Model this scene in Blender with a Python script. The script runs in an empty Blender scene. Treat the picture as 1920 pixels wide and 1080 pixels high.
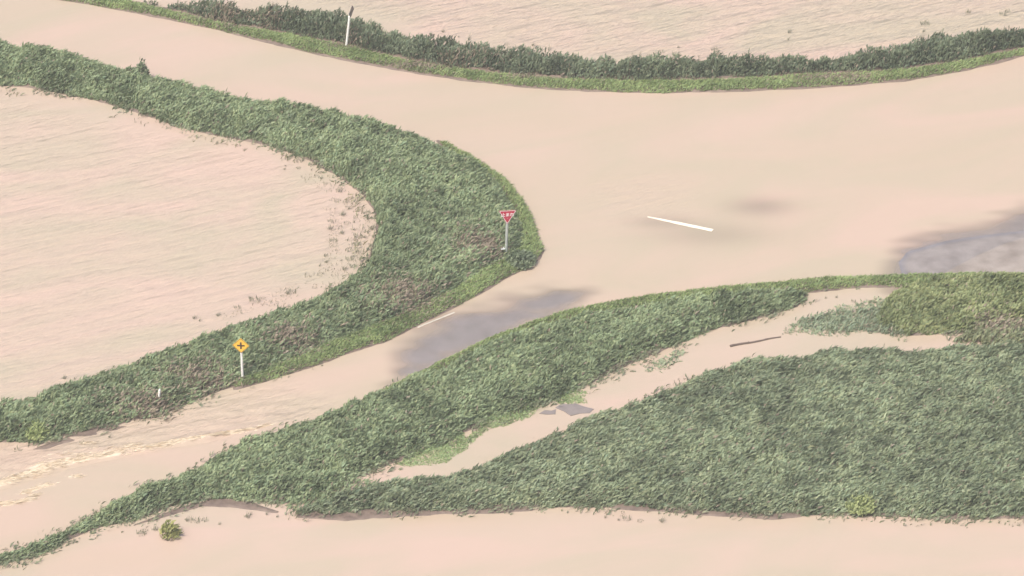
import bpy, bmesh, math, random
import numpy as np
from mathutils import Vector, Matrix
R = math.radians
random.seed(7); rng = np.random.default_rng(11)
scene = bpy.context.scene
C = scene.collection

# ------------------------------------------------------------------ camera
DEP, DIST, HALFW = R(30.0), 260.0, 27.4          # seen from a helicopter through a long lens
TANH = HALFW / DIST
cam = bpy.data.cameras.new('camera'); camo = bpy.data.objects.new('camera', cam); C.objects.link(camo)
camo.location = (0, -DIST*math.cos(DEP), DIST*math.sin(DEP))
camo.rotation_euler = (math.pi/2 - DEP, 0, 0)
cam.sensor_width = 36; cam.lens = 18.0 / TANH
cam.clip_start = 1; cam.clip_end = 20000
scene.camera = camo
# ------------------------------------------------------------------ light
SUN_EL, SUN_AZ = R(60), R(222)                  # high veiled sun behind the helicopter, to the left
w = bpy.data.worlds.new("World"); scene.world = w; w.use_nodes = True
nt = w.node_tree; bg = nt.nodes['Background']
sky = nt.nodes.new('ShaderNodeTexSky'); sky.sky_type = 'NISHITA'; sky.sun_disc = False
sky.sun_elevation = SUN_EL; sky.sun_rotation = SUN_AZ
sky.air_density = 1.0; sky.dust_density = 6.0; sky.ozone_density = 0.6
nt.links.new(sky.outputs[0], bg.inputs[0]); bg.inputs[1].default_value = 0.12
sl = bpy.data.lights.new('sun', 'SUN'); sl.energy = 2.0; sl.angle = R(9); sl.color = (1.0, 0.95, 0.87)
so = bpy.data.objects.new('sun', sl); C.objects.link(so)
sd = Vector((math.sin(SUN_AZ)*math.cos(SUN_EL), math.cos(SUN_AZ)*math.cos(SUN_EL), math.sin(SUN_EL)))
so.rotation_euler = sd.to_track_quat('Z', 'Y').to_euler(); so.location = (0, 0, 60)
scene.view_settings.view_transform = 'Standard'; scene.view_settings.look = 'None'
scene.view_settings.gamma = 1; scene.view_settings.use_curve_mapping = False
scene.view_settings.exposure = 0.85

# ------------------------------------------------------------------ helpers
cy, cz = camo.location.y, camo.location.z
def P(px, py, z=0.0):
    """survey point: where the sight line through a photo position meets the height z"""
    u = (px - 960.0)/960.0*TANH; v = -(py - 540.0)/960.0*TANH
    d = (u, math.cos(DEP) + v*math.sin(DEP), -math.sin(DEP) + v*math.cos(DEP))
    t = (z - cz)/d[2]
    return (d[0]*t, cy + d[1]*t)
def poly(front=(), back=(), zb=0.7):
    return np.array([P(*p) for p in front] + [P(p[0], p[1], zb) for p in back])

class Noise:
    def __init__(s, seed, scale, n=256):
        s.g = np.random.default_rng(seed).random((n, n)); s.s = scale; s.n = n
    def at(s, x, y):
        x = np.asarray(x)/s.s + 1000.3; y = np.asarray(y)/s.s + 1000.7
        xi = np.floor(x).astype(int); yi = np.floor(y).astype(int)
        fx = x-xi; fy = y-yi; fx = fx*fx*(3-2*fx); fy = fy*fy*(3-2*fy)
        g, n = s.g, s.n
        a = g[xi % n, yi % n]; b = g[(xi+1) % n, yi % n]; c = g[xi % n, (yi+1) % n]; d = g[(xi+1) % n, (yi+1) % n]
        return (a*(1-fx)+b*fx)*(1-fy) + (c*(1-fx)+d*fx)*fy
N4, N2, N1, N05, N02 = Noise(1, 5.0), Noise(2, 2.2), Noise(3, 0.95), Noise(4, 0.45), Noise(5, 0.22)
def fbm(x, y): return N2.at(x, y)*.4 + N1.at(x, y)*.3 + N05.at(x, y)*.2 + N02.at(x, y)*.1

# the surveyed grid
X0, X1, Y0, Y1, ST = -42.0, 42.0, -37.0, 46.0, 0.14
gx = np.arange(X0, X1+1e-6, ST); gy = np.arange(Y0, Y1+1e-6, ST)
GX, GY = np.meshgrid(gx, gy, indexing='ij')
def sdist(pg, x=GX, y=GY):
    """signed distance to a polygon, positive inside"""
    x0, y0 = x.ravel(), y.ravel(); d2 = np.full(x0.shape, 1e9); ins = np.zeros(x0.shape, bool)
    n = len(pg)
    for i in range(n):
        ax, ay = pg[i]; bx, by = pg[(i+1) % n]
        ex, ey = bx-ax, by-ay; L = ex*ex+ey*ey+1e-12
        t = np.clip(((x0-ax)*ex+(y0-ay)*ey)/L, 0, 1)
        d2 = np.minimum(d2, (x0-ax-t*ex)**2+(y0-ay-t*ey)**2)
        if ay != by:
            c = ((ay > y0) != (by > y0)) & (x0 < (bx-ax)*(y0-ay)/(by-ay)+ax)
            ins ^= c
    return (np.sqrt(d2)*np.where(ins, 1, -1)).reshape(x.shape)
def look(G, x, y):
    fx = np.clip((x-X0)/ST, 0, len(gx)-1.001); fy = np.clip((y-Y0)/ST, 0, len(gy)-1.001)
    i = fx.astype(int); j = fy.astype(int); fx = fx-i; fy = fy-j
    return (G[i, j]*(1-fx)+G[i+1, j]*fx)*(1-fy)+(G[i, j+1]*(1-fx)+G[i+1, j+1]*fx)*fy
def sstep(a, b, x):
    t = np.clip((x-a)/(b-a), 0, 1); return t*t*(3-2*t)

def tag(o, label=None, cat=None, group=None, kind=None):
    for k, v in (('label', label), ('category', cat), ('group', group), ('kind', kind)):
        if v: o[k] = v
    return o
def mesh_np(name, V, F, mats, parent=None, smooth=False, attrs=None, midx=None):
    """V (n,3); F list of (k,3|4) int arrays"""
    me = bpy.data.meshes.new(name)
    V = np.asarray(V, np.float32)
    F = [np.asarray(f) for f in F if len(f)]
    loops = np.concatenate([f.ravel() for f in F]).astype(np.int32)
    sizes = np.concatenate([np.full(len(f), f.shape[1]) for f in F]).astype(np.int32)
    me.vertices.add(len(V)); me.vertices.foreach_set('co', V.ravel())
    me.loops.add(len(loops)); me.loops.foreach_set('vertex_index', loops)
    me.polygons.add(len(sizes))
    me.polygons.foreach_set('loop_start', np.concatenate([[0], np.cumsum(sizes)[:-1]]).astype(np.int32))
    me.polygons.foreach_set('loop_total', sizes)
    me.polygons.foreach_set('use_smooth', np.full(len(sizes), bool(smooth)))
    for m in mats: me.materials.append(m)
    if midx is not None: me.polygons.foreach_set('material_index', np.asarray(midx, np.int32))
    for k, (typ, a) in (attrs or {}).items():
        at = me.attributes.new(k, typ, 'POINT')
        a = np.asarray(a, np.float32)
        if typ == 'FLOAT': at.data.foreach_set('value', a.ravel())
        else: at.data.foreach_set('color', np.hstack([a, np.ones((len(a), 1), np.float32)]).astype(np.float32).ravel())
    me.update(); me.validate()
    o = bpy.data.objects.new(name, me); C.objects.link(o)
    if parent: o.parent = parent
    return o
def obj(name, bm, mat, parent=None, smooth=False):
    me = bpy.data.meshes.new(name); bm.normal_update(); bm.to_mesh(me); bm.free()
    me.materials.append(mat)
    if smooth:
        for p in me.polygons: p.use_smooth = True
    o = bpy.data.objects.new(name, me); C.objects.link(o)
    if parent: o.parent = parent
    return o
def empty(name, loc, rot=(0, 0, 0)):
    o = bpy.data.objects.new(name, None); C.objects.link(o); o.location = loc; o.rotation_euler = rot
    o.empty_display_size = .3
    return o
def tube(bm, p0, p1, r0, r1=None, n=16, cap=True):
    r1 = r0 if r1 is None else r1
    p0, p1 = Vector(p0), Vector(p1); q = (p1-p0).to_track_quat('Z', 'Y')
    a = [bm.verts.new(p0+q @ Vector((r0*math.cos(2*math.pi*i/n), r0*math.sin(2*math.pi*i/n), 0))) for i in range(n)]
    b = [bm.verts.new(p1+q @ Vector((r1*math.cos(2*math.pi*i/n), r1*math.sin(2*math.pi*i/n), 0))) for i in range(n)]
    for i in range(n): bm.faces.new((a[i], a[(i+1) % n], b[(i+1) % n], b[i]))
    if cap: bm.faces.new(list(reversed(a))); bm.faces.new(b)
def plate(bm, pts, y0, y1):
    """an outline in x,z extruded from y0 (front, -y) to y1"""
    a = [bm.verts.new((x, y0, z)) for x, z in pts]; b = [bm.verts.new((x, y1, z)) for x, z in pts]
    n = len(pts); bm.faces.new(a); bm.faces.new(list(reversed(b)))
    for i in range(n): bm.faces.new((a[i], b[i], b[(i+1) % n], a[(i+1) % n]))
def rounded(pts, r, k=5):
    out = []; n = len(pts)
    for i in range(n):
        p = Vector(pts[i]); a = (Vector(pts[i-1])-p).normalized(); b = (Vector(pts[(i+1) % n])-p).normalized()
        ang = a.angle(b); t = r/math.tan(ang/2)
        p0, p1 = p+a*t, p+b*t
        for j in range(k+1):
            s = j/k; out.append(tuple((1-s)**2*p0+2*s*(1-s)*p+s*s*p1))
    return out

# ------------------------------------------------------------------ materials
def mat(name):
    m = bpy.data.materials.new(name); m.use_nodes = True
    t = m.node_tree; return m, t, t.nodes['Principled BSDF'], t.nodes.new, t.links.new
def simple(name, col, rough=.5, dirt=.25, scale=6, metal=0.0, spec=.5):
    m, t, b, nn, ln = mat(name)
    no = nn('ShaderNodeTexNoise'); no.inputs['Scale'].default_value = scale; no.inputs['Detail'].default_value = 5
    tc = nn('ShaderNodeTexCoord'); ln(tc.outputs['Object'], no.inputs['Vector'])
    mx = nn('ShaderNodeMix'); mx.data_type = 'RGBA'
    mx.inputs[6].default_value = (*col, 1); mx.inputs[7].default_value = (*[c*(1-dirt) for c in col], 1)
    ln(no.outputs[0], mx.inputs[0]); ln(mx.outputs[2], b.inputs['Base Color'])
    b.inputs['Roughness'].default_value = rough; b.inputs['Metallic'].default_value = metal
    b.inputs['Specular IOR Level'].default_value = spec
    return m
def leafmat(name, trans=.35, rough=.5):
    m, t, b, nn, ln = mat(name)
    at = nn('ShaderNodeAttribute'); at.attribute_name = 'tint'
    ln(at.outputs['Color'], b.inputs['Base Color']); b.inputs['Roughness'].default_value = rough
    b.inputs['Specular IOR Level'].default_value = .35
    tr = nn('ShaderNodeBsdfTranslucent'); ln(at.outputs['Color'], tr.inputs['Color'])
    mx = nn('ShaderNodeMixShader'); mx.inputs[0].default_value = trans
    ln(b.outputs[0], mx.inputs[1]); ln(tr.outputs[0], mx.inputs[2]); ln(mx.outputs[0], t.nodes['Material Output'].inputs[0])
    return m
M_leaf = leafmat('leaf')
M_mud = None
def groundmat():
    m, t, b, nn, ln = mat('mud')
    tc = nn('ShaderNodeTexCoord'); no = nn('ShaderNodeTexNoise'); no.inputs['Scale'].default_value = 1.7; no.inputs['Detail'].default_value = 8
    ln(tc.outputs['Object'], no.inputs['Vector'])
    r = nn('ShaderNodeValToRGB'); ln(no.outputs[0], r.inputs[0])
    r.color_ramp.elements[0].position = .3; r.color_ramp.elements[0].color = (.10, .072, .058, 1)
    r.color_ramp.elements[1].position = .7; r.color_ramp.elements[1].color = (.19, .145, .115, 1)
    ln(r.outputs[0], b.inputs['Base Color']); b.inputs['Roughness'].default_value = .55
    bu = nn('ShaderNodeBump'); bu.inputs['Strength'].default_value = .6; bu.inputs['Distance'].default_value = .05
    n2 = nn('ShaderNodeTexNoise'); n2.inputs['Scale'].default_value = 7; n2.inputs['Detail'].default_value = 6
    ln(tc.outputs['Object'], n2.inputs['Vector']); ln(n2.outputs[0], bu.inputs['Height']); ln(bu.outputs[0], b.inputs['Normal'])
    return m
M_mud = groundmat()
def roadmat():
    m, t, b, nn, ln = mat('asphalt')
    tc = nn('ShaderNodeTexCoord')
    at = nn('ShaderNodeAttribute'); at.attribute_name = 'dry'
    no = nn('ShaderNodeTexNoise'); no.inputs['Scale'].default_value = .9; no.inputs['Detail'].default_value = 8
    n2 = nn('ShaderNodeTexNoise'); n2.inputs['Scale'].default_value = 30; n2.inputs['Detail'].default_value = 3
    ln(tc.outputs['Object'], no.inputs['Vector']); ln(tc.outputs['Object'], n2.inputs['Vector'])
    wet = nn('ShaderNodeValToRGB'); wet.color_ramp.elements[0].color = (.122, .120, .136, 1); wet.color_ramp.elements[1].color = (.180, .174, .192, 1)
    dry = nn('ShaderNodeValToRGB'); dry.color_ramp.elements[0].color = (.175, .148, .128, 1); dry.color_ramp.elements[1].color = (.285, .25, .225, 1)
    for q in (wet, dry):
        q.color_ramp.elements[0].position = .3; q.color_ramp.elements[1].position = .7; ln(no.outputs[0], q.inputs[0])
    mx = nn('ShaderNodeMix'); mx.data_type = 'RGBA'; ln(at.outputs['Fac'], mx.inputs[0]); ln(wet.outputs[0], mx.inputs[6]); ln(dry.outputs[0], mx.inputs[7])
    ov = nn('ShaderNodeMix'); ov.data_type = 'RGBA'; ov.blend_type = 'OVERLAY'; ov.inputs[0].default_value = .35
    ln(mx.outputs[2], ov.inputs[6]); ln(n2.outputs[0], ov.inputs[7]); ln(ov.outputs[2], b.inputs['Base Color'])
    b.inputs['Roughness'].default_value = .6
    return m
M_road = roadmat()
def watermat():
    m, t, b, nn, ln = mat('muddy_water')
    tc = nn('ShaderNodeTexCoord')
    def attr(n):
        a = nn('ShaderNodeAttribute'); a.attribute_name = n; return a.outputs['Fac']
    # silt tone, drifting over several metres
    mp = nn('ShaderNodeMapping'); mp.vector_type = 'TEXTURE'; mp.inputs['Rotation'].default_value = (0, 0, R(20)); mp.inputs['Scale'].default_value = (14, 6, 10)
    ln(tc.outputs['Object'], mp.inputs[0])
    n1 = nn('ShaderNodeTexNoise'); n1.inputs['Scale'].default_value = 1; n1.inputs['Detail'].default_value = 6; n1.inputs['Distortion'].default_value = 1.2
    ln(mp.outputs[0], n1.inputs['Vector'])
    cr = nn('ShaderNodeValToRGB'); e = cr.color_ramp.elements
    e[0].position = .36; e[0].color = (.362, .310, .236, 1); e[1].position = .64; e[1].color = (.418, .318, .262, 1)
    ln(n1.outputs[0], cr.inputs[0])
    # foam
    nf = nn('ShaderNodeTexNoise'); nf.inputs['Scale'].default_value = 4.5; nf.inputs['Detail'].default_value = 7; nf.inputs['Distortion'].default_value = .8
    mf = nn('ShaderNodeMapping'); mf.vector_type = 'TEXTURE'; mf.inputs['Rotation'].default_value = (0, 0, R(26)); mf.inputs['Scale'].default_value = (2.2, .6, 1)
    ln(tc.outputs['Object'], mf.inputs[0]); ln(mf.outputs[0], nf.inputs['Vector'])
    mu = nn('ShaderNodeMath'); mu.operation = 'MULTIPLY'; ln(attr('foam'), mu.inputs[0]); mu.inputs[1].default_value = .75
    ad = nn('ShaderNodeMath'); ad.operation = 'ADD'; ln(mu.outputs[0], ad.inputs[0]); ln(nf.outputs[0], ad.inputs[1])
    fr = nn('ShaderNodeMapRange'); ln(ad.outputs[0], fr.inputs[0]); fr.inputs[1].default_value = .80; fr.inputs[2].default_value = 1.15
    mx = nn('ShaderNodeMix'); mx.data_type = 'RGBA'; ln(fr.outputs[0], mx.inputs[0]); ln(cr.outputs[0], mx.inputs[6]); mx.inputs[7].default_value = (.60, .52, .41, 1)
    # clearer brownish edge where weeds filter the silt
    my = nn('ShaderNodeMix'); my.data_type = 'RGBA'; ln(attr('edge'), my.inputs[0]); ln(mx.outputs[2], my.inputs[6]); my.inputs[7].default_value = (.36, .285, .20, 1)
    ln(my.outputs[2], b.inputs['Base Color'])
    b.inputs['Roughness'].default_value = .3; b.inputs['IOR'].default_value = 1.33
    # wind ripples, crests running along one direction
    heights = None
    def rip(rot, sc, scale, w8):
        mp = nn('ShaderNodeMapping'); mp.vector_type = 'TEXTURE'; mp.inputs['Rotation'].default_value = (0, 0, R(rot)); mp.inputs['Scale'].default_value = [1/q for q in sc]
        ln(tc.outputs['Object'], mp.inputs[0])
        n = nn('ShaderNodeTexNoise'); n.inputs['Scale'].default_value = scale; n.inputs['Detail'].default_value = 3; n.inputs['Roughness'].default_value = .45
        ln(mp.outputs[0], n.inputs['Vector'])
        q = nn('ShaderNodeMath'); q.operation = 'MULTIPLY'; q.inputs[1].default_value = w8; ln(n.outputs[0], q.inputs[0])
        return q.outputs[0]
    a, c, d = rip(29, (.24, 1, 1), 2.1, .8), rip(42, (.35, 1, 1), 5.0, .32), rip(22, (.2, 1, 1), .9, .8)
    s1 = nn('ShaderNodeMath'); s1.operation = 'ADD'; ln(a, s1.inputs[0]); ln(c, s1.inputs[1])
    s2 = nn('ShaderNodeMath'); s2.operation = 'ADD'; ln(s1.outputs[0], s2.inputs[0]); ln(d, s2.inputs[1])
    bu = nn('ShaderNodeBump'); bu.inputs['Distance'].default_value = .16
    ln(s2.outputs[0], bu.inputs['Height']); ln(attr('ripple'), bu.inputs['Strength'])
    ln(bu.outputs[0], b.inputs['Normal'])
    tr = nn('ShaderNodeBsdfTransparent'); mxs = nn('ShaderNodeMixShader')
    ln(attr('murk'), mxs.inputs[0]); ln(tr.outputs[0], mxs.inputs[1]); ln(b.outputs[0], mxs.inputs[2])
    ln(mxs.outputs[0], t.nodes['Material Output'].inputs[0])
    return m
M_water = watermat()

# ------------------------------------------------------------------ the surveyed outlines
hedge = poly(
  front=[(-320,-110),(0,-45),(180,-12),(300,14),(400,40),(520,60),(650,86),(760,112),(860,129),(960,139),(1060,148),(1200,152),(1300,150),(1420,145),(1500,139),(1600,136),(1700,130),(1800,114),(1920,90),(2150,40)],
  back=[(2150,-5),(1920,52),(1800,62),(1730,72),(1680,87),(1600,96),(1500,103),(1420,106),(1330,104),(1250,110),(1140,107),(1040,100),(940,94),(860,78),(780,68),(700,45),(640,29),(560,20),(430,6),(300,-10),(0,-75),(-320,-150)], zb=.8)
hedge_verge = poly(front=[(-320,-105),(0,-40),(180,-8),(300,18),(400,44),(520,64),(650,90),(760,116),(860,133),(960,143),(1060,152),(1200,156),(1300,154),(1420,149),(1500,143),(1600,140),(1700,134),(1800,118),(1920,94),(2150,44),
  (2150,62),(1920,105),(1820,130),(1700,152),(1560,162),(1460,168),(1360,172),(1240,175),(1120,172),(1000,165),(880,152),(760,134),(640,112),(520,84),(400,54),(250,24),(150,6),(0,-18),(-320,-75)])
penin = poly(
  front=[(980,450),(968,484),(940,493),(900,515),(850,550),(790,582),(720,612),(640,642),(560,674),(500,702),(440,722),(380,745),(300,782),(200,800),(100,826),(40,832),(0,830),(-300,905)],
  back=[(-300,820),(0,748),(60,735),(150,709),(220,680),(300,655),(380,625),(450,600),(520,570),(600,545),(660,508),(690,480)]) 
penin = np.vstack([penin, poly(
  front=[(708,440),(703,400),(680,365),(640,335),(580,300),(500,272),(420,257),(330,236),(240,206),(150,181),(60,165),(0,160),(-300,105)],
  back=[(-300,20),(0,73),(70,85),(160,108),(270,130),(330,150),(450,176),(560,191),(650,211),(740,236),(828,264),(882,293),(932,334),(962,382)])])
penin_rim = poly(front=[(1017,470),(1010,484),(985,500)], back=[]) 
rim = np.array([P(x, y, .2) for x, y in [(820,258),(900,300),(945,332),(972,362),(992,395),(1004,425),(1012,455)]] + [P(x, y) for x, y in [(1017,470),(1010,485),(985,503),(940,527),(880,562),(800,602),(720,642),(640,667),(560,697),(500,715),(440,730),(440,716),(500,696),(560,668),(640,636),(720,606),(790,576),(850,544),(900,509),(940,488),(965,470),(975,440),(965,400),(930,350),(870,310)]])
mid = poly(
  front=[(-200,1110),(0,1058),(60,1045),(130,1012),(180,990),(255,975),(330,945),(400,937),(470,940),(545,945),(620,925),(660,897),(720,872),(800,846),(860,815),(920,788),(1000,764),(1060,738),(1120,710),(1180,680),(1250,652),(1330,620),(1420,596),(1495,575),(1510,560)],
  back=[(1512,535),(1400,541),(1250,558),(1100,584),(1000,608),(900,645),(800,690),(700,733),(620,765),(540,795),(440,826),(360,875),(280,900),(200,940),(130,975),(60,1010),(0,1030),(-200,1090)], zb=.6)
mid_verge = np.array([P(x, y, .12) for x, y in [(700,738),(800,690),(900,641),(1000,600),(1100,574),(1250,548),(1400,533),(1550,520),(1700,514),(1800,511),(1920,513),(2150,516)]] + [P(x, y) for x, y in [(2150,560),(1920,545),(1700,541),(1640,538),(1600,540),(1520,548),(1400,556),(1250,574),(1100,598),(1000,622),(900,660),(800,705),(700,750)]])
rbush = poly(
  front=[(1645,590),(1640,612),(1700,628),(1800,626),(1880,608),(1960,600),(2150,590)],
  back=[(2150,522),(1920,516),(1800,515),(1740,522),(1690,540),(1660,556)], zb=.4)
rsparse = poly(front=[(1490,600),(1500,622),(1600,628),(1680,628),(1680,600),(1640,578),(1560,590)])
big = poly(
  front=[(560,962),(620,966),(700,956),(780,960),(900,956),(1050,950),(1150,950),(1280,958),(1440,967),(1600,966),(1750,972),(1920,972),(2200,975)],
  back=[(2200,640),(1920,641),(1800,646),(1700,651),(1560,656),(1500,665),(1400,670),(1330,690),(1230,735),(1150,765),(1080,790),(1000,826),(930,852),(870,880),(800,892),(730,902),(660,912),(600,935)], zb=.6)
connect = poly(front=[(470,930),(545,950),(600,962),(660,950),(720,915),(680,905),(640,912),(560,915)])
mudflat = [poly(front=p) for p in ([(250,985),(300,968),(340,950),(410,936),(470,942),(520,960),(430,950),(380,948),(330,962)],
   [(560,968),(650,976),(760,965),(900,962),(1000,956),(900,950),(700,950),(600,955)],
   [(1150,952),(1300,962),(1450,972),(1500,968),(1300,950)],
   [(60,845),(110,835),(160,822),(240,800),(160,808)])]
road_poly = poly(front=[(-600,-140),(0,-10),(500,60),(1000,145),(1400,150),(1900,85),(2250,10),(2250,540),(1900,540),(1500,535),(1200,575),(1000,620),(700,755),(400,880),(150,1000),(-350,1180),(-350,900),(0,815),(300,760),(560,680),(900,520),(990,470),(985,400),(900,330),(700,240),(400,190),(0,95),(-600,0)])

field_left = poly(front=[(-400,120),(0,170),(300,240),(560,300),(680,380),(690,440),(640,520),(400,650),(0,790),(-400,880)])
field_top = poly(front=[(0,-200),(500,0),(640,20),(800,70),(1000,100),(1300,130),(1600,115),(1900,60),(2300,-60),(2300,-260),(0,-330)])
S = {k: sdist(v) for k, v in dict(hedge=hedge, hv=hedge_verge, penin=penin, rim=rim, mid=mid, mv=mid_verge, rb=rbush, rs=rsparse, big=big, con=connect, road=road_poly, fl=field_left, ft=field_top).items()}
SMUD = np.max([sdist(m) for m in mudflat], axis=0)
LAND = np.max([S[k] for k in ('hedge', 'hv', 'penin', 'rim', 'mid', 'mv', 'rb', 'big')], axis=0)
rough = (fbm(GX, GY)-.5)

# ---- heights
patch1 = poly(front=[(752,668),(790,625),(860,598),(950,566),(1040,552),(1085,556),(1060,585),(1000,600),(900,645),(800,695),(740,712)])
patch2 = poly(front=[(1692,515),(1686,492),(1702,472),(1775,452),(1850,441),(1920,433),(2200,390),(2200,560),(1692,560)])
wetring = poly(front=[(1680,530),(1672,490),(1690,462),(1765,438),(1840,424),(1920,396),(2200,300),(2200,560),(1680,560)])
lighter = poly(front=[(1775,512),(1830,482),(1880,459),(1920,446),(2200,380),(2200,560),(1700,560)])
s_p1, s_p2, s_wr, s_lt = sdist(patch1), sdist(patch2), sdist(wetring), sdist(lighter)
def blob(px, py, rx, ry):
    c = P(px, py); kx = rx/35.0; ky = ry/17.5
    return np.exp(-((GX-c[0])/kx)**2-((GY-c[1])/ky)**2)
ROAD = -.11 + .03*rough
ROAD = ROAD + .07*sstep(-1.2, .6, s_p1)
ROAD = np.maximum(ROAD, -.11 + .11*sstep(-1.6, .0, s_p2) + .035*np.clip(s_p2, 0, 3)) + 0.0
ROAD = np.where(s_lt > 0, ROAD + .05*sstep(0, .15, s_lt), ROAD)
GROUND = -.7 + .25*sstep(-.5, .5, S['road'])
lnd = LAND + rough*.35
GROUND = np.maximum(GROUND, np.clip(.02 + .45*lnd, -.7, .10 + .05*rough) + .10*sstep(.5, 2.5, LAND))
GROUND = np.maximum(GROUND, np.clip(.05+.5*(SMUD+rough*.3), -.7, .06))

# ---- water attributes
MURK = np.ones_like(GX)
MURK -= .80*sstep(-1.3, 1.1, s_p1 + (N1.at(GX*.6, GY*1.5)-.5)*.9 + (N2.at(GX*.7, GY*1.6)-.5)*.8)
MURK -= .75*sstep(-1.1, 1.1, s_wr + (N1.at(GX*.6, GY*1.5)-.5)*.9)
MURK -= .22*blob(1240, 416, 60, 12) + .32*blob(1425, 388, 60, 18) + .20*blob(1330, 440, 110, 22) + .22*blob(1180, 470, 90, 20)*0
MURK = np.clip(MURK, .12, 1)
inroad = sstep(-.2, .6, S['road'])
RIP = .10 + 1.2*sstep(-.3, 1.8, S['fl']) + 2.6*sstep(-.3, 1.5, S['ft']) + .8*blob(1200, 372, 90, 40)
bottom = sstep(-20.5, -23.5, GY)
flow_c = [(-60,930),(0,914),(60,893),(120,876),(180,862),(250,850),(320,836),(390,823),(450,812),(500,800)]
fp = np.array([P(*p) for p in flow_c])
def pline(pts, x=GX, y=GY):
    """distance to a polyline and which side / how far along"""
    best = np.full(x.shape, 1e9); side = np.zeros(x.shape); along = np.zeros(x.shape); n = len(pts)-1
    for i in range(n):
        ax, ay = pts[i]; bx, by = pts[i+1]; ex, ey = bx-ax, by-ay; L2 = ex*ex+ey*ey
        t = np.clip(((x-ax)*ex+(y-ay)*ey)/L2, 0, 1); dx = x-ax-t*ex; dy = y-ay-t*ey; d = np.hypot(dx, dy)
        m = d < best; best = np.where(m, d, best); side = np.where(m, np.sign(ex*dy-ey*dx), side); along = np.where(m, (i+t)/n, along)
    return best, side, along
fd, fs, fa = pline(fp); sfd = fd*fs            # + = far side (uphill)
sfd = sfd + (N1.at(GX, GY)-.5)*.25
taper = sstep(1.0, .75, fa)
turb = sstep(-.3, 1.2, sfd)*sstep(5.5, 2.0, sfd)*sstep(-6.5, -9.0, GX)*inroad
RIP = RIP*(1-bottom*.6) + 1.8*turb
FOAM = np.exp(-((sfd-.12)/.16)**2)*taper*(.54+.4*sstep(.6, .0, fa)) + .46*sstep(1.8, .0, sfd)*sstep(-.1, .1, sfd)*taper*sstep(.9, .2, fa)
for q in ([(-40,948),(20,944),(50,938),(62,932)], [(30,925),(62,916),(100,910)], [(120,893),(135,897)], [(150,838),(170,834)], [(60,880),(100,868),(125,862)]):
    dq = pline(np.array([P(*p) for p in q]))[0]; FOAM += .5*np.exp(-(dq/.25)**2)
for q in ([(1895,411),(1905,415),(1915,414)], [(1538,112),(1565,113),(1585,111)], [(1640,106),(1660,106)], [(1500,115),(1515,116)]):
    dq = pline(np.array([P(*p) for p in q]))[0]; FOAM += .85*np.exp(-(dq/.14)**2)
WZ = .035*sstep(-.18, .25, sfd)*taper*sstep(6, 3, sfd)*inroad + .11*np.exp(-((sfd-.12)/.16)**2)*taper*(.6+.8*N05.at(GX, GY)) - .05*np.exp(-((sfd+.18)/.14)**2)*taper
WZ += .09*turb*(N05.at(GX*.5-GY*.3, GY*1.4)-.5)
EDGE = sstep(-1.1, .0, LAND)*.30*(.4+1.2*N2.at(GX, GY)) * np.where(inroad > .5, .35, 1)
EDGE = np.clip(EDGE + .17*inroad*(.5+N4.at(GX*.6, GY*1.4)) + .45*blob(800, 972, 140, 14)+.25*blob(180, 1050, 200, 30)+.3*blob(1720, 640, 120, 10)+.25*blob(1350, 985, 160, 10), 0, .7)

def sheet(name, Z, mats, attrs, ext=3000., zext=None, keep=None):
    nx, ny = Z.shape; idx = np.arange(nx*ny).reshape(nx, ny)
    V = np.stack([GX, GY, Z], -1).reshape(-1, 3)
    q = np.stack([idx[:-1, :-1], idx[1:, :-1], idx[1:, 1:], idx[:-1, 1:]], -1)
    if keep is not None: q = q[keep[:-1, :-1] & keep[1:, 1:]]
    q = q.reshape(-1, 4); A = {k: ('FLOAT', v.ravel()) for k, v in attrs.items()}; F = [q]
    if ext:
        # rim of the grid runs out to a far square
        ring = np.concatenate([idx[:, 0], idx[-1, 1:], idx[::-1, -1][1:], idx[0, ::-1][1:-1]])
        rx, ry = V[ring, 0], V[ring, 1]; k = ext/np.maximum(np.abs(rx), np.abs(ry))
        near = np.stack([rx*1.25, ry*1.25, np.full(len(rx), zext)], -1)
        far = np.stack([rx*k, ry*k, np.full(len(rx), zext)], -1)
        b0 = len(V); n = len(ring); V = np.vstack([V, near, far]); r1 = np.arange(n)+b0; r2 = r1+n
        F.append(np.stack([ring, r1, np.roll(r1, -1), np.roll(ring, -1)], -1)[:, ::-1])
        F.append(np.stack([r1, r2, np.roll(r2, -1), np.roll(r1, -1)], -1)[:, ::-1])
        A = {k: ('FLOAT', np.concatenate([v.ravel()[:b0], v.ravel()[ring], np.full(n, {'murk': 1., 'ripple': .8}.get(k, 0.))])) for k, v in attrs.items()}
    return mesh_np(name, V, F, mats, smooth=True, attrs=A)
tag(sheet('ground', GROUND, [M_mud], {}, 3000, -.7), kind='structure')
tag(sheet('road', np.where(LAND > 1.0, -.3, ROAD), [M_road], {'dry': np.clip(.62*sstep(-.1, .45, s_p2)+.38*sstep(-.02, .08, s_lt), 0, 1)}, 0, keep=S['road'] > 0), kind='structure')
tag(sheet('water', WZ, [M_water], {'murk': MURK, 'ripple': RIP, 'foam': FOAM, 'edge': EDGE}, 3000, 0.0), kind='structure')

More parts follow.
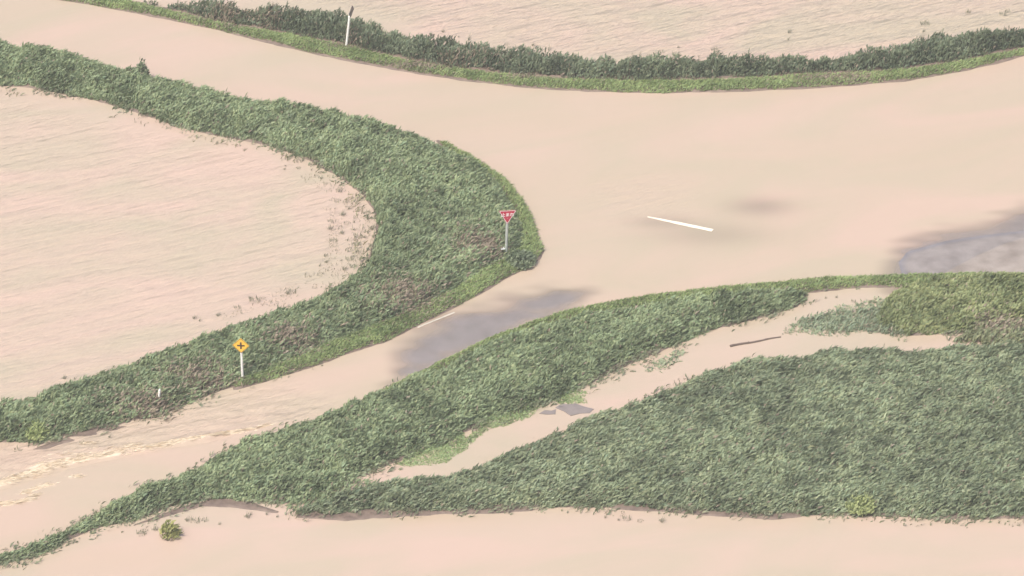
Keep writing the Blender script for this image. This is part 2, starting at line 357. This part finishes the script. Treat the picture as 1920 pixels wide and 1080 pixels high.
# painted lines
M_paint = simple('road_paint', (.74, .70, .58), .6, .12, 2)
M_worn = simple('worn_road_paint', (.58, .54, .46), .6, .5, 2)
def stripe(name, p0, p1, width, z0, z1, label, m=None):
    a, b = np.array(p0), np.array(p1); d = (b-a)/np.linalg.norm(b-a); n = np.array([-d[1], d[0]])*width/2
    K = 12; V = []; 
    for i in range(K+1):
        t = i/K; c = a+(b-a)*t; z = z0+(z1-z0)*min(1, t*4.0); wv = (1+.06*math.sin(i*2.3))*(min(1, .25+1.3*t) if z0 < 0 else 1)
        for s in (1, -1):
            V += [(c[0]+n[0]*s*wv, c[1]+n[1]*s*wv, z), (c[0]+n[0]*s*wv, c[1]+n[1]*s*wv, z-.02)]
    V = np.array(V); F = []
    for i in range(K):
        o = i*4; F += [(o, o+2, o+6, o+4), (o, o+4, o+5, o+1), (o+2, o+3, o+7, o+6)]
    F += [(0, 1, 3, 2), (K*4, K*4+2, K*4+3, K*4+1)]
    return tag(mesh_np(name, V, [np.array(F)], [m or M_paint]), label, 'road marking')
stripe('centre_line_dash', P(1203, 404), P(1336, 432), .26, -.006, .012, 'short white centre line dash showing through the flooded junction')
stripe('edge_line', P(783, 614), P(852, 586), .10, .008, .014, 'thin worn white edge line along the grass beside the bare asphalt', M_worn)

# ------------------------------------------------------------------ vegetation
def blades(px, py, z0, L, W, wind, up, col, spread=.7):
    """one curved two-segment leaf per point; returns V, quads, tris, tint"""
    n = len(px); th = rng.random(n)*2*math.pi; r = spread*np.sqrt(rng.random(n))
    d = np.stack([np.cos(th)*r+wind[0], np.sin(th)*r+wind[1], up*(.6+.8*rng.random(n))], -1)
    d /= np.linalg.norm(d, axis=1, keepdims=True)
    s = np.cross(d, np.stack([rng.normal(0, 1, n), rng.normal(0, 1, n), .4+np.zeros(n)], -1))
    s /= np.linalg.norm(s, axis=1, keepdims=True)
    p0 = np.stack([px, py, z0], -1); droop = np.zeros((n, 3)); droop[:, 2] = -L*(.15+.35*rng.random(n))
    droop[:, 0] = L*wind[0]*.5; droop[:, 1] = L*wind[1]*.5
    m = p0+d*L[:, None]*.5+droop*.1; t = p0+d*L[:, None]+droop
    w2 = s*W[:, None]*.5
    V = np.stack([p0-w2*.4, p0+w2*.4, m+w2, m-w2, t], 1).reshape(-1, 3)
    b = np.arange(n)[:, None]*5
    return V, b+np.array([[0, 1, 2, 3]]), b+np.array([[3, 2, 4]]), np.repeat(col, 5, axis=0)
def tones(n, x, y, dark, light, brown=None, bmask=None):
    k = np.clip(.30*rng.random(n)+1.5*(N4.at(x+30, y)*.12+N2.at(x+50, y)*.23+N1.at(x, y+9)*.3+N05.at(x+7, y)*.35)-.40, 0, 1)[:, None]
    c = np.array(dark)*(1-k)+np.array(light)*k
    hue = rng.normal(0, .028, (n, 1)); c = c*(1+np.hstack([hue*1.5, hue*0, -hue]))
    if brown is not None:
        m = (rng.random(n) < bmask)[:, None]; c = np.where(m, np.array(brown)*(.7+.6*rng.random((n, 1))), c)
    return np.clip(c, .01, 1)
DG, LG = (.098, .134, .068), (.345, .425, .24)
BROWN = (.30, .25, .19)
brown_px = [(760,572,70,26),(540,655,50,18),(370,725,60,22),(275,775,70,16),(1560,150,90,10),(800,128,110,8),(880,480,35,22),(920,482,20,14),(420,40,70,6),(470,55,60,6),(610,700,60,8),(1880,615,50,14),(640,90,40,8),(1000,150,60,5)]
BR = np.clip(sum(blob(*b) for b in brown_px), 0, 1)
def domes(n, r0, r1, seed):
    g = np.zeros_like(GX); q = np.random.default_rng(seed)
    for cx, cyy, r, h in zip(q.uniform(X0, X1, n), q.uniform(Y0, Y1, n), q.uniform(r0, r1, n), q.uniform(.55, 1, n)):
        i0, i1 = max(int((cx-r-X0)/ST), 0), int((cx+r-X0)/ST)+2; j0, j1 = max(int((cyy-r-Y0)/ST), 0), int((cyy+r-Y0)/ST)+2
        a = g[i0:i1, j0:j1]; d2 = ((GX[i0:i1, j0:j1]-cx)**2+(GY[i0:i1, j0:j1]-cyy)**2)/(r*r)
        np.maximum(a, h*np.sqrt(np.clip(1-d2, 0, 1)), out=a)
    return g
DOME = .6*domes(9000, .45, 1.0, 21)+.4*domes(30000, .2, .45, 22)
def clump(x, y): return look(DOME, np.asarray(x), np.asarray(y))*1.05 + N2.at(x, y)*.25 - .1
def _old(x, y): return N1.at(x*1.0, y*1.0)*.55 + N05.at(x, y)*.3 + N2.at(x, y)*.25
def vegetation(name, sgrid, hmax, dens, L, W, label, cat, dark=DG, light=LG, up=1.0, wind=(.45, .38), ramp=.8, base=.55, tall=.0, canopy=True, jag=.3, thin=None, bmax=.75, spread=.8):
    ii = np.argwhere(sgrid > -.3); x0, y0 = gx[ii[:, 0].min()], gy[ii[:, 1].min()]; x1, y1 = gx[ii[:, 0].max()], gy[ii[:, 1].max()]
    n = int((x1-x0)*(y1-y0)*dens); x = x0+rng.random(n)*(x1-x0); y = y0+rng.random(n)*(y1-y0)
    s = look(sgrid, x, y) + (fbm(x*1.5, y*1.5)-.5)*jag*2
    k = s > 0
    if thin is not None: k &= rng.random(n) < look(thin, x, y)
    # frame margin keeps the file light: drop what is far outside the view
    x, y, s = x[k], y[k], s[k]; n = len(x)
    g = look(GROUND, x, y)
    H = hmax*sstep(-.1, ramp, s)*(.35+.9*clump(x, y)) + .05
    z0 = np.maximum(g, -.05) + H*(base+(1-base)*rng.random(n)**.7)-L*.35
    Ls = L*(.5+1.0*rng.random(n)); Ws = W*(.5+1.1*rng.random(n))
    bm_ = look(BR, x, y)*bmax + .02
    c = tones(n, x, y, dark, light, BROWN, bm_)
    parts = [blades(x, y, z0, Ls, Ws, wind, up, c, spread)]
    # stems close to the ground along the rim
    m = rng.random(n) < .22; xs, ys = x[m], y[m]
    parts.append(blades(xs, ys, np.maximum(g[m], -.05)+H[m]*.15*rng.random(m.sum()), np.maximum(H[m]*.75, .15), np.full(m.sum(), W*.8), (.12, .1), 1.6, tones(m.sum(), xs, ys, dark, light, BROWN, bm_[m])*.9, .5))
    if tall > 0:
        m = rng.random(n) < tall; xs, ys = x[m], y[m]
        parts.append(blades(xs, ys, z0[m]+.1, L*(1.1+.9*rng.random(m.sum())), np.full(m.sum(), W*.8), (.2, .15), 2.2, tones(m.sum(), xs, ys, dark, light), .4))
    V, Q, T, Cc = [], [], [], []; off = 0
    for v, q, t, c in parts:
        V.append(v); Q.append(q+off); T.append(t+off); Cc.append(c); off += len(v)
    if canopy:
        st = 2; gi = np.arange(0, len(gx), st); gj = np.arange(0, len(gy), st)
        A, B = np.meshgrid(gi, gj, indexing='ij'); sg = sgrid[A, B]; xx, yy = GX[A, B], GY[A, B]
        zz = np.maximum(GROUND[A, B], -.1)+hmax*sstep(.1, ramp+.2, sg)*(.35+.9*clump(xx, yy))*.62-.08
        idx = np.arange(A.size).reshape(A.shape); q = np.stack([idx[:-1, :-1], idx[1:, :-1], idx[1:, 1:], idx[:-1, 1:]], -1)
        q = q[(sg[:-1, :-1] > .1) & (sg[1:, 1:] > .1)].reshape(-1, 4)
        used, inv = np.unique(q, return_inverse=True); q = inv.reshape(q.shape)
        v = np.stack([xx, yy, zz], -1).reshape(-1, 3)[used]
        V.append(v); Q.append(q+off); Cc.append(np.tile(np.array(dark)*.8, (len(v), 1))); off += len(v)  # inner body in deeper leaf colour: stems and shade between leaves painted in
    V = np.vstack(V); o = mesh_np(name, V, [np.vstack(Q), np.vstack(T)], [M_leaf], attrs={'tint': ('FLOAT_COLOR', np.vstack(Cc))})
    print(name, n, 'leaves')
    return tag(o, label, cat, kind='stuff')
VG = ((.14, .195, .075), (.34, .43, .185))
sU = S['hedge']
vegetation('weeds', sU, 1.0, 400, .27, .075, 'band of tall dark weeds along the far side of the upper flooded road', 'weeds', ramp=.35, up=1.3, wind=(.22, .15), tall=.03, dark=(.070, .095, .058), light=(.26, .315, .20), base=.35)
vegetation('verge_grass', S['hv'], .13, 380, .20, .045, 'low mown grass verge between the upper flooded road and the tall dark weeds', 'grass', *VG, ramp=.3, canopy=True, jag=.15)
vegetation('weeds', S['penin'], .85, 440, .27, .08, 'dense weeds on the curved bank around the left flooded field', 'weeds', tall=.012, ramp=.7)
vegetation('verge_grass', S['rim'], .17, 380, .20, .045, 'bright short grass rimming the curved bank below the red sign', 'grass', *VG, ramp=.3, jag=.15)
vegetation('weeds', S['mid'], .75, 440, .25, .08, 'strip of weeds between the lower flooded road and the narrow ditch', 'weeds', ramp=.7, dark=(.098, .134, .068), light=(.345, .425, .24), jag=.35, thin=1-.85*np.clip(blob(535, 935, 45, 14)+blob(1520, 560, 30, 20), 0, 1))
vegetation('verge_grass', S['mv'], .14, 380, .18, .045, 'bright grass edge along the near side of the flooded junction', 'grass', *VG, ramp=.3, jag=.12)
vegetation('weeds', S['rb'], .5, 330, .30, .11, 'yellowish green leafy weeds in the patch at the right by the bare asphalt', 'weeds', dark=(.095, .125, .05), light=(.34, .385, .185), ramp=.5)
vegetation('weeds', S['rs'], .25, 95, .30, .07, 'thin half drowned weeds left of the yellowish weed patch', 'weeds', dark=(.14, .18, .11), light=(.30, .36, .24), ramp=.2, canopy=False, jag=.6)
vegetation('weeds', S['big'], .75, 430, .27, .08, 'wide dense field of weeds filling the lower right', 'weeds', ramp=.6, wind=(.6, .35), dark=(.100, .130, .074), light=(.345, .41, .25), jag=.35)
vegetation('weeds', S['con'], .4, 90, .32, .08, 'broken weeds and mud joining the two weed banks at lower left', 'weeds', ramp=.3, canopy=False, jag=.6)
# drowned fringe along the left field
fr = np.minimum(sstep(-1.6, -.1, S['penin']), sstep(.3, -.2, S['penin']))*sstep(-.2, .3, S['fl']-.0)
fr = fr*np.clip(N1.at(GX, GY)*2-.7, 0, 1)*sstep(0, 3, GY-2)
FR = np.exp(-np.clip(-LAND, 0, 9)/.28)*(LAND < .15)*(LAND > -1.6)*np.where((S['fl'] > -.6) | (S['ft'] > -.3), .8, 1)
FR = FR*np.clip(N1.at(GX+5, GY)*2.2-.5, 0, 1)*np.where((S['road'] > -.3) & (S['fl'] < -.5) & (S['big'] < -2) & (S['ft'] < -.2) & (GY > -8), 0, 1)
for q, k in ((S['rim'], -1.2), (S['mv'], -.9), (S['hv'], -1.1)): FR = np.where(q > k, FR*.12, FR)
vegetation('edge_weeds', np.where(FR > .03, .35, -1), .16, 150, .26, .07, 'ragged leaves trailing from the weed banks into the brown water', 'weeds', dark=(.11, .13, .07), light=(.28, .31, .20), canopy=False, thin=FR, ramp=.2, jag=.1, up=.7)
vegetation('drowned_weeds', np.where(fr > .02, .35, -1), .12, 110, .30, .06, 'yellowish drowned weeds fringing the upper arm of the curved bank', 'weeds', dark=(.17, .17, .10), light=(.36, .34, .22), canopy=False, thin=fr*.8, ramp=.2, jag=.1)


# floating lime weed in the ditch
DW = np.max([sdist(poly(front=p)) for p in ([(1035,742),(1060,734),(1095,738),(1092,752),(1050,756)],[(895,800),(955,764),(1000,756),(1015,764),(985,784),(930,802)],
      [(745,872),(800,836),(870,812),(875,836),(835,866),(780,874)], [(860,832),(900,800),(915,806),(880,830)])], axis=0)
vegetation('floating_weed', DW+.15, .05, 700, .11, .08, 'patches of bright lime floating weed on the ditch water', 'water weed', dark=(.25, .33, .15), light=(.38, .48, .25), up=.25, ramp=.2, canopy=False, jag=.35, wind=(.1, .1), spread=1.0, bmax=.1)
CL = sdist(poly(front=[(1780,645),(1800,628),(1850,606),(1920,596),(2200,590),(2200,660),(1900,655)]))
vegetation('weeds', CL, .38, 190, .28, .09, 'low broken weeds closing the right end of the ditch', 'weeds', dark=(.12, .14, .07), light=(.34, .38, .22), ramp=.4, canopy=False, jag=.7)
DM = np.max([sdist(poly(front=p)) for p in ([(1470,625),(1500,598),(1560,580),(1660,560),(1690,580),(1660,618),(1560,634)],[(1190,700),(1240,668),(1300,655),(1230,700)],[(700,890),(640,905),(690,875),(760,860)])], axis=0)
vegetation('drowned_weeds', DM, .12, 85, .24, .09, 'pale green drowned weeds showing in the ditch water', 'weeds', dark=(.20, .25, .15), light=(.36, .42, .28), up=.5, ramp=.2, canopy=False, jag=.5, wind=(.2, .1), spread=1.0)

SP = sdist(poly(front=[(545,300),(610,325),(680,375),(712,430),(700,470),(640,520),(560,560),(420,605),(400,590),(540,540),(600,495),(620,420),(610,370),(540,310)]))
vegetation('drowned_stubble', SP, .10, 34, .22, .022, 'hazy fringe of half drowned stalks at the tip of the left flooded field', 'stubble', dark=(.12, .12, .08), light=(.27, .28, .18), up=1.5, ramp=.2, canopy=False, jag=.7, wind=(.2, .1), thin=np.clip(N1.at(GX*1.5, GY*1.5)*2-.4, 0, 1))

# ------------------------------------------------------------------ single plants
def plant_mesh(name, n, r, h, L, W, dark, light, dome=True, up=1.0, wind=(.35, .3)):
    a = rng.random(n)*2*math.pi; q = np.sqrt(rng.random(n)); x = r*q*np.cos(a); y = r*q*np.sin(a)
    z = h*(np.sqrt(np.clip(1-q*q*.9, 0, 1)) if dome else 1)*(.35+.65*rng.random(n)**.6)*(.75+.5*rng.random(n))-L*.4 if dome else np.zeros(n)-.03
    k = rng.random((n, 1)); c = np.array(dark)*(1-k)+np.array(light)*k
    V, Q, T, cc = blades(x, y, np.maximum(z, -.03), L*(.6+.8*rng.random(n)), W*(.6+.8*rng.random(n)), wind, up, c, .9 if dome else .6)
    return mesh_np(name, V, [Q, T], [M_leaf], attrs={'tint': ('FLOAT_COLOR', cc)})
M_stem = simple('stem', (.16, .12, .08), .8)
def bush(px, py, r, h, n, dark, light, label, L=.24, W=.10, z=None):
    x, y = P(px, py); g = max(float(look(GROUND, np.array([x]), np.array([y]))[0]), -.03)
    t = empty('bush', (x, y, g)); tag(t, label, 'bush')
    f = plant_mesh('foliage', n, r, h, L, W, dark, light); f.parent = t
    bm = bmesh.new()
    for i in range(7):
        a = i*.9; tube(bm, (0, 0, -.1), (r*.55*math.cos(a), r*.55*math.sin(a), h*(.5+.3*random.random())), .022, .006, 6)
    obj('stem', bm, M_stem, t)
    return t
bush(316, 1006, .48, .85, 170, (.13, .15, .05), (.48, .48, .19), 'lone yellow green bush standing in the brown water at lower left', L=.34, W=.11)
bush(68, 822, .62, .80, 520, (.15, .20, .07), (.45, .52, .24), 'bright green rounded shrub at the left end of the curved bank')
bush(1612, 958, .75, .75, 560, (.16, .20, .08), (.46, .52, .24), 'lighter green shrub at the lower edge of the big weed field')
bush(975, 496, .80, .62, 640, (.07, .10, .06), (.26, .32, .20), 'dark low bush at the tip of the curved bank below the red sign')
bush(266, 152, .38, 1.15, 300, (.09, .12, .07), (.27, .32, .19), 'tall dark shrub standing above the upper arm of the curved bank')

protos = []
for i in range(5):
    p = plant_mesh('weed_tuft', [14, 20, 30, 9, 22][i], [.12, .2, .32, .07, .26][i], .3, [.34, .42, .36, .60, .26][i], .032, (.13, .13, .09), (.27, .29, .19), dome=False, up=1.7, wind=(.2, .12))
    protos.append(p)
used = [False]*5
def tuft(px, py, k, sc, label, group):
    x, y = P(px, py)
    o = protos[k] if not used[k] else protos[k].copy()
    if used[k]: C.objects.link(o)
    used[k] = True
    o.location = (x, y, .0); o.rotation_euler = (0, 0, random.uniform(-.6, .6)); o.scale = (sc, sc, sc)
    tag(o, label, 'weed tuft', group)
# beside the curved bank, where the left field shallows
gl = 'dark weed tufts poking out of the left flooded field'
cand = [(640,489),(612,492),(655,487),(600,500),(632,378),(655,392),(642,404),(620,415),(670,405),(650,420),(664,432),(640,438),(626,452),(652,452),(668,458),(684,446),(696,430),(676,474),(690,470),(655,470),(630,470),(610,480),(700,462),(573,515),(600,516),(615,508),(645,505),(662,500),(690,412),(676,392),(660,372),(636,360),(610,345),(584,320),(560,316),(535,312),(602,335),(688,400),(700,446),(706,425),(640,425),(618,430),(672,445),(664,418),(648,380),(628,392),(533,318),(545,296),(590,330)]
for i, (a, b) in enumerate(cand): tuft(a, b, i % 5, random.uniform(.3, .95), 'small dark weed tuft poking out of the left flooded field beside the curved bank', gl)
for i, (a, b) in enumerate([(470,560),(478,565),(493,560),(408,592),(375,603),(540,552),(548,548),(530,556),(120,710),(140,712),(365,598),(445,578)]):
    tuft(a, b, (i*2) % 5, random.uniform(.5, 1.0), 'thin weed tuft in the left flooded field above the lower arm of the bank', 'weed tufts above the lower arm of the bank')
for i, (a, b) in enumerate([(860,70),(880,76),(935,90),(950,84),(975,92),(1000,86),(1200,105),(1215,112),(1240,98),(1268,104),(1272,90),(1310,108),(1335,106),(1380,106),(1340,94),(1480,62),(1478,76),(1610,98),(1676,84),(1735,46),(1732,60),(1728,74),(1815,24),(1890,22),(1880,28),(1830,62),(1030,95),(830,60)]):
    tuft(a, b, (i*3) % 5, random.uniform(.45, .9), 'thin weed tuft in the rippled top field behind the tall weeds', 'weed tufts in the rippled top field')
for i, (a, b) in enumerate([(463,970),(470,966),(412,984),(366,978),(385,976),(350,976),(500,966),(520,970),(265,1002),(270,998),(290,994),(1135,972),(1160,976),(1175,974),(1200,978),(1240,978)]):
    tuft(a, b, (i*2+1) % 5, random.uniform(.5, .85), 'low dark weed tuft in the smooth brown water along the bottom', 'weed tufts in the bottom water')
for i, (a, b) in enumerate([(155,832),(205,822),(160,820),(1548,560),(1568,558),(1600,566)]):
    tuft(a, b, (i+2) % 5, random.uniform(.4, .6), ['low dark tuft in the water below the left end of the curved bank', 'small tuft in the little pool left of the yellowish weeds'][i > 2], ['tufts below the curved bank', 'tufts in the little pool'][i > 2])

# ------------------------------------------------------------------ signs
M_white = simple('post_paint', (.78, .78, .74), .45, .2, 5)
M_grey = simple('galvanised', (.58, .62, .58), .45, .3, 6, .3)
M_red = simple('red_sheeting', (.50, .02, .06), .4, .2, 5)
M_yel = simple('amber_sheeting', (.85, .50, .06), .4, .15, 5)
M_blk = simple('black_sheeting', (.06, .035, .02), .5, .2, 5)
M_sw = simple('white_sheeting', (.85, .83, .80), .4, .1, 5)
M_back = simple('weathered_plate', (.26, .225, .20), .6, .4, 4)
def zat(px, py):
    x, y = P(px, py); return x, y, max(0.0, float(look(GROUND, np.array([x]), np.array([y]))[0]))
def post(t, h, r, m):
    bm = bmesh.new(); tube(bm, (0, 0, -.3), (0, 0, h), r, None, 18); obj('post', bm, m, t, False)
    bm = bmesh.new(); tube(bm, (0, 0, h), (0, 0, h+.03), r*1.15, r*.8, 18); obj('post_cap', bm, m, t)
def clamp(t, z, r):
    bm = bmesh.new(); tube(bm, (0, 0, z-.025), (0, 0, z+.025), r*1.35, None, 18); obj('clamp', bm, M_grey, t)
def lettering(txt, size, parent, m, loc, weight=.004):
    cu = bpy.data.curves.new('t', 'FONT'); cu.body = txt; cu.size = size; cu.align_x = 'CENTER'; cu.align_y = 'CENTER'
    cu.extrude = .003; cu.offset = weight; cu.resolution_u = 4
    o = bpy.data.objects.new('t', cu); C.objects.link(o); bpy.context.view_layer.update()
    me = bpy.data.meshes.new_from_object(o.evaluated_get(bpy.context.evaluated_depsgraph_get()))
    bpy.data.objects.remove(o); me.materials.clear(); me.materials.append(m); me.name = 'lettering'
    l = bpy.data.objects.new('lettering', me); C.objects.link(l); l.parent = parent
    l.rotation_euler = (math.pi/2, 0, 0); l.location = loc
    return l
# red inverted triangle
x, y, z = zat(949, 482)
t = empty('stop_sign', (x, y, z), (0, R(1.5), R(9))); tag(t, 'red upside down triangle stop sign on a pale post at the bank tip', 'road sign')
post(t, 2.35, .075, M_grey); clamp(t, 2.2, .05); clamp(t, 2.75-.2, .05)
A = .98; Hh = A*.866; zb = 1.98
def tri(sc, r): 
    c = (0, zb+Hh*2/3); return rounded([(c[0]+(px_-c[0])*sc, c[1]+(pz_-c[1])*sc) for px_, pz_ in ((0, zb), (A/2, zb+Hh), (-A/2, zb+Hh))], r)
bm = bmesh.new(); plate(bm, tri(1, .06), -.075, -.058); pl = obj('sign_plate', bm, M_red, t)
def ring(name, o1, o2, y0, y1, m, parent):
    bm = bmesh.new(); n = len(o1)
    for yy, rev in ((y0, False), (y1, True)):
        a = [bm.verts.new((p[0], yy, p[1])) for p in o1]; b = [bm.verts.new((p[0], yy, p[1])) for p in o2]
        for i in range(n):
            f = (a[i], a[(i+1) % n], b[(i+1) % n], b[i]); bm.faces.new(f[::-1] if rev else f)
    return obj(name, bm, m, parent)
ring('border', tri(.95, .055), tri(.87, .047), -.079, -.0765, M_sw, pl)
lettering('\u6b62\u307e\u308c', .24, pl, M_sw, (0, -.081, zb+Hh*.68), .004)
# amber diamond with a black cross
x, y, z = zat(455, 716)
t = empty('warning_sign', (x, y, z), (0, R(-.5), R(-6))); tag(t, 'amber diamond warning sign with a dark cross on a white post', 'road sign')
zc = 2.13; D = .45
post(t, 2.15, .065, M_white); clamp(t, zc-.2, .06); clamp(t, zc-.05, .06)
def dia(k, r): return rounded([(0, zc-D*k), (D*k, zc), (0, zc+D*k), (-D*k, zc)], r)
bm = bmesh.new(); plate(bm, dia(1, .05), -.085, -.068); pl = obj('sign_plate', bm, M_yel, t)
ring('border', dia(.95, .045), dia(.90, .042), -.089, -.0865, M_blk, pl)
bm = bmesh.new(); a, b = .20, .045
plate(bm, [(-b, zc-a), (b, zc-a), (b, zc-b), (a, zc-b), (a, zc+b), (b, zc+b), (b, zc+a), (-b, zc+a), (-b, zc+b), (-a, zc+b), (-a, zc-b), (-b, zc-b)], -.0905, -.0865)
obj('cross_symbol', bm, M_blk, pl)
# leaning white post with a plate seen nearly edge-on
x, y, z = zat(649, 92)
t = empty('road_sign', (x, y, z), (0, R(6.5), 0)); tag(t, 'leaning white post with a dark plate seen nearly edge on', 'road sign')
post(t, 2.05, .07, M_white); clamp(t, 2.2, .06)
bm = bmesh.new(); zc = 2.42
plate(bm, rounded([(0, zc-.42), (.42, zc), (0, zc+.42), (-.42, zc)], .05), -.09, -.072)
bmesh.ops.rotate(bm, verts=bm.verts, cent=(0, 0, 0), matrix=Matrix.Rotation(R(70), 3, 'Z')); pl = obj('sign_plate', bm, M_back, t)
bm = bmesh.new(); plate(bm, [(-.03, zc-.42), (.03, zc-.42), (.03, zc+.3), (-.03, zc+.3)], -.070, -.05)
bmesh.ops.rotate(bm, verts=bm.verts, cent=(0, 0, 0), matrix=Matrix.Rotation(R(70), 3, 'Z')); obj('mounting_rail', bm, M_grey, t)
# short marker post
x, y, z = zat(296, 768)
t = empty('marker_post', (x, y, z), (0, R(7), R(10))); tag(t, 'short white marker post leaning in the weeds above the lower road', 'marker post')
bm = bmesh.new(); tube(bm, (0, 0, -.2), (0, 0, 1.05), .065, .06, 14); obj('post', bm, M_white, t)
bm = bmesh.new(); tube(bm, (0, 0, 1.05), (.0, 0, 1.13), .06, .03, 14); obj('post_cap', bm, M_white, t)
bm = bmesh.new(); tube(bm, (0, -.055, .93), (0, -.075, .93), .035, None, 14); obj('reflector', bm, M_sw, t)

# ------------------------------------------------------------------ drift
M_wood = simple('wet_wood', (.13, .095, .075), .6, .4, 8)
bm = bmesh.new(); a = Vector((*P(1369, 650), .03)); b = Vector((*P(1464, 632), .0)); N = 14
prev = None
for i in range(N+1):
    c = a.lerp(b, i/N)+Vector((0, .03*math.sin(i*.7), .006*math.sin(i*1.9))); r = .075-.025*i/N+.006*math.sin(i*2.7)
    ax = (b-a).to_track_quat('Z', 'Y')
    cur = [bm.verts.new(c+ax @ Vector((r*math.cos(k*.7854), r*math.sin(k*.7854), 0))) for k in range(8)]
    if prev:
        for k in range(8): bm.faces.new((prev[k], prev[(k+1) % 8], cur[(k+1) % 8], cur[k]))
    else: bm.faces.new(cur[::-1])
    prev = cur
bm.faces.new(prev)
tube(bm, a.lerp(b, .35), a.lerp(b, .35)+Vector((.05, .02, .12)), .02, .008, 6)
tag(obj('driftwood_pole', bm, M_wood), 'long dark wooden pole lying in the ditch water', 'driftwood')
M_slab = simple('wet_slab', (.24, .21, .20), .6, .45, 2.5)
def slab(pts, z, th, label):
    bm = bmesh.new(); q = [P(*p) for p in pts]
    a = [bm.verts.new((X+random.uniform(-.05, .05), Y+random.uniform(-.05, .05), z+random.uniform(-.02, .02))) for X, Y in q]
    b = [bm.verts.new((v.co.x, v.co.y, z-th)) for v in a]; n = len(a)
    ca = sum((v.co for v in a), Vector())/n; cv = bm.verts.new(ca+Vector((0, 0, .02)))
    for i in range(n):
        bm.faces.new((a[i], a[(i+1) % n], cv)); bm.faces.new((a[(i+1) % n], a[i], b[i], b[(i+1) % n]))
    bm.faces.new(b[::-1]); bmesh.ops.recalc_face_normals(bm, faces=bm.faces)
    tag(obj('concrete_slab', bm, M_slab), label, 'slab')
slab([(1040,764),(1052,757),(1066,759),(1080,756),(1096,763),(1113,768),(1106,775),(1088,776),(1070,780),(1058,773)], .015, .2, 'grey slab crossing the ditch beside the lime floating weed')
slab([(1012,776),(1020,768),(1034,769),(1044,768),(1040,776),(1026,777)], .012, .2, 'smaller grey slab just left of the larger one in the ditch')
M_plas = simple('plastic', (.82, .84, .82), .5, .1, 9)
def scrap(px, py, lx, ly, hz, rot, label, zz=.0):
    x, y = P(px, py, zz); bm = bmesh.new(); bmesh.ops.create_icosphere(bm, subdivisions=3, radius=1)
    rr = random.Random(px)
    for v in bm.verts:
        k = 1+.25*math.sin(v.co.x*5+px)+.2*math.sin(v.co.y*7+py)+rr.uniform(-.08, .08)
        v.co = Vector((v.co.x*lx*k, v.co.y*ly*k, max(v.co.z, -.3)*hz*k))
    o = obj('plastic_scrap', bm, M_plas); o.location = (x, y, zz); o.rotation_euler = (0, 0, rot); tag(o, label, 'litter')
scrap(1742, 92, .28, .12, .10, .35, 'white plastic scrap caught in the right end of the tall weeds', .55)
scrap(1803, 72, .16, .10, .12, .5, 'small white plastic scrap highest on the right among the tall weeds', .75)
scrap(521, 21, .17, .12, .14, .2, 'white plastic scrap on the tall weeds left of the leaning post', .95)
scrap(943, 466, .11, .09, .07, .8, 'pale plastic scrap at the foot of the red sign', .55)

# broken froth riding on the crest where the flow tips over the road edge
def froth():
    xs, ys = [], []
    def along(pts, n, wd, skew=0):
        q = np.array([P(*p) for p in pts]); seg = np.linalg.norm(np.diff(q, axis=0), axis=1); cs = np.concatenate([[0], np.cumsum(seg)])
        t = rng.random(n)**1.5*cs[-1]; x = np.interp(t, cs, q[:, 0]); y = np.interp(t, cs, q[:, 1])
        k = N05.at(x*1.3, y*3+2)+.3*rng.random(n) > .55
        w_ = wd*(1.15-t/cs[-1])
        xs.append((x+rng.normal(0, .12, n))[k]); ys.append((y+.1+np.abs(rng.normal(0, 1, n))*w_*(1-skew)+rng.normal(0, .05, n))[k])
    along(flow_c[1:], 2600, .22)
    along([(60,900),(100,880),(150,862),(260,838)], 500, .5)
    along([(0,950),(30,946),(55,938),(62,930)], 380, .10); along([(40,930),(70,916),(105,908)], 260, .10)
    along([(125,893),(145,899)], 60, .06); along([(150,838),(172,834)], 70, .06)
    x = np.concatenate(xs); y = np.concatenate(ys); n = len(x)
    c = np.tile((.80, .70, .55), (n, 1))*(.85+.2*rng.random((n, 1)))
    V, Q, T, cc = blades(x, y, look(WZ, x, y)+.004+.03*rng.random(n), .16+.24*rng.random(n), .03+.04*rng.random(n), (.9, .4), .05, c, .3)
    V[:, 2] = np.maximum(V[:, 2], look(WZ, V[:, 0], V[:, 1])+.002)
    tag(mesh_np('foam', V, [Q, T], [M_leaf], attrs={'tint': ('FLOAT_COLOR', cc)}), 'cream froth along the crest of the fast flow at lower left', 'foam', kind='stuff')
froth()

# ------------------------------------------------------------------ humid air
def haze_box():
    bm = bmesh.new(); bmesh.ops.create_cube(bm, size=1)
    me = bpy.data.meshes.new('haze'); bm.to_mesh(me); bm.free()
    o = bpy.data.objects.new('haze', me); C.objects.link(o)
    o.scale = (6200, 6200, 140); o.location = (0, 0, 68)
    m = bpy.data.materials.new('haze_air'); m.use_nodes = True; t = m.node_tree; t.nodes.clear()
    out = t.nodes.new('ShaderNodeOutputMaterial'); v = t.nodes.new('ShaderNodeVolumePrincipled')
    v.inputs['Color'].default_value = (.94, .93, .91, 1); v.inputs['Density'].default_value = .00034
    t.links.new(v.outputs[0], out.inputs['Volume']); me.materials.append(m)
    tag(o, kind='stuff')
haze_box()
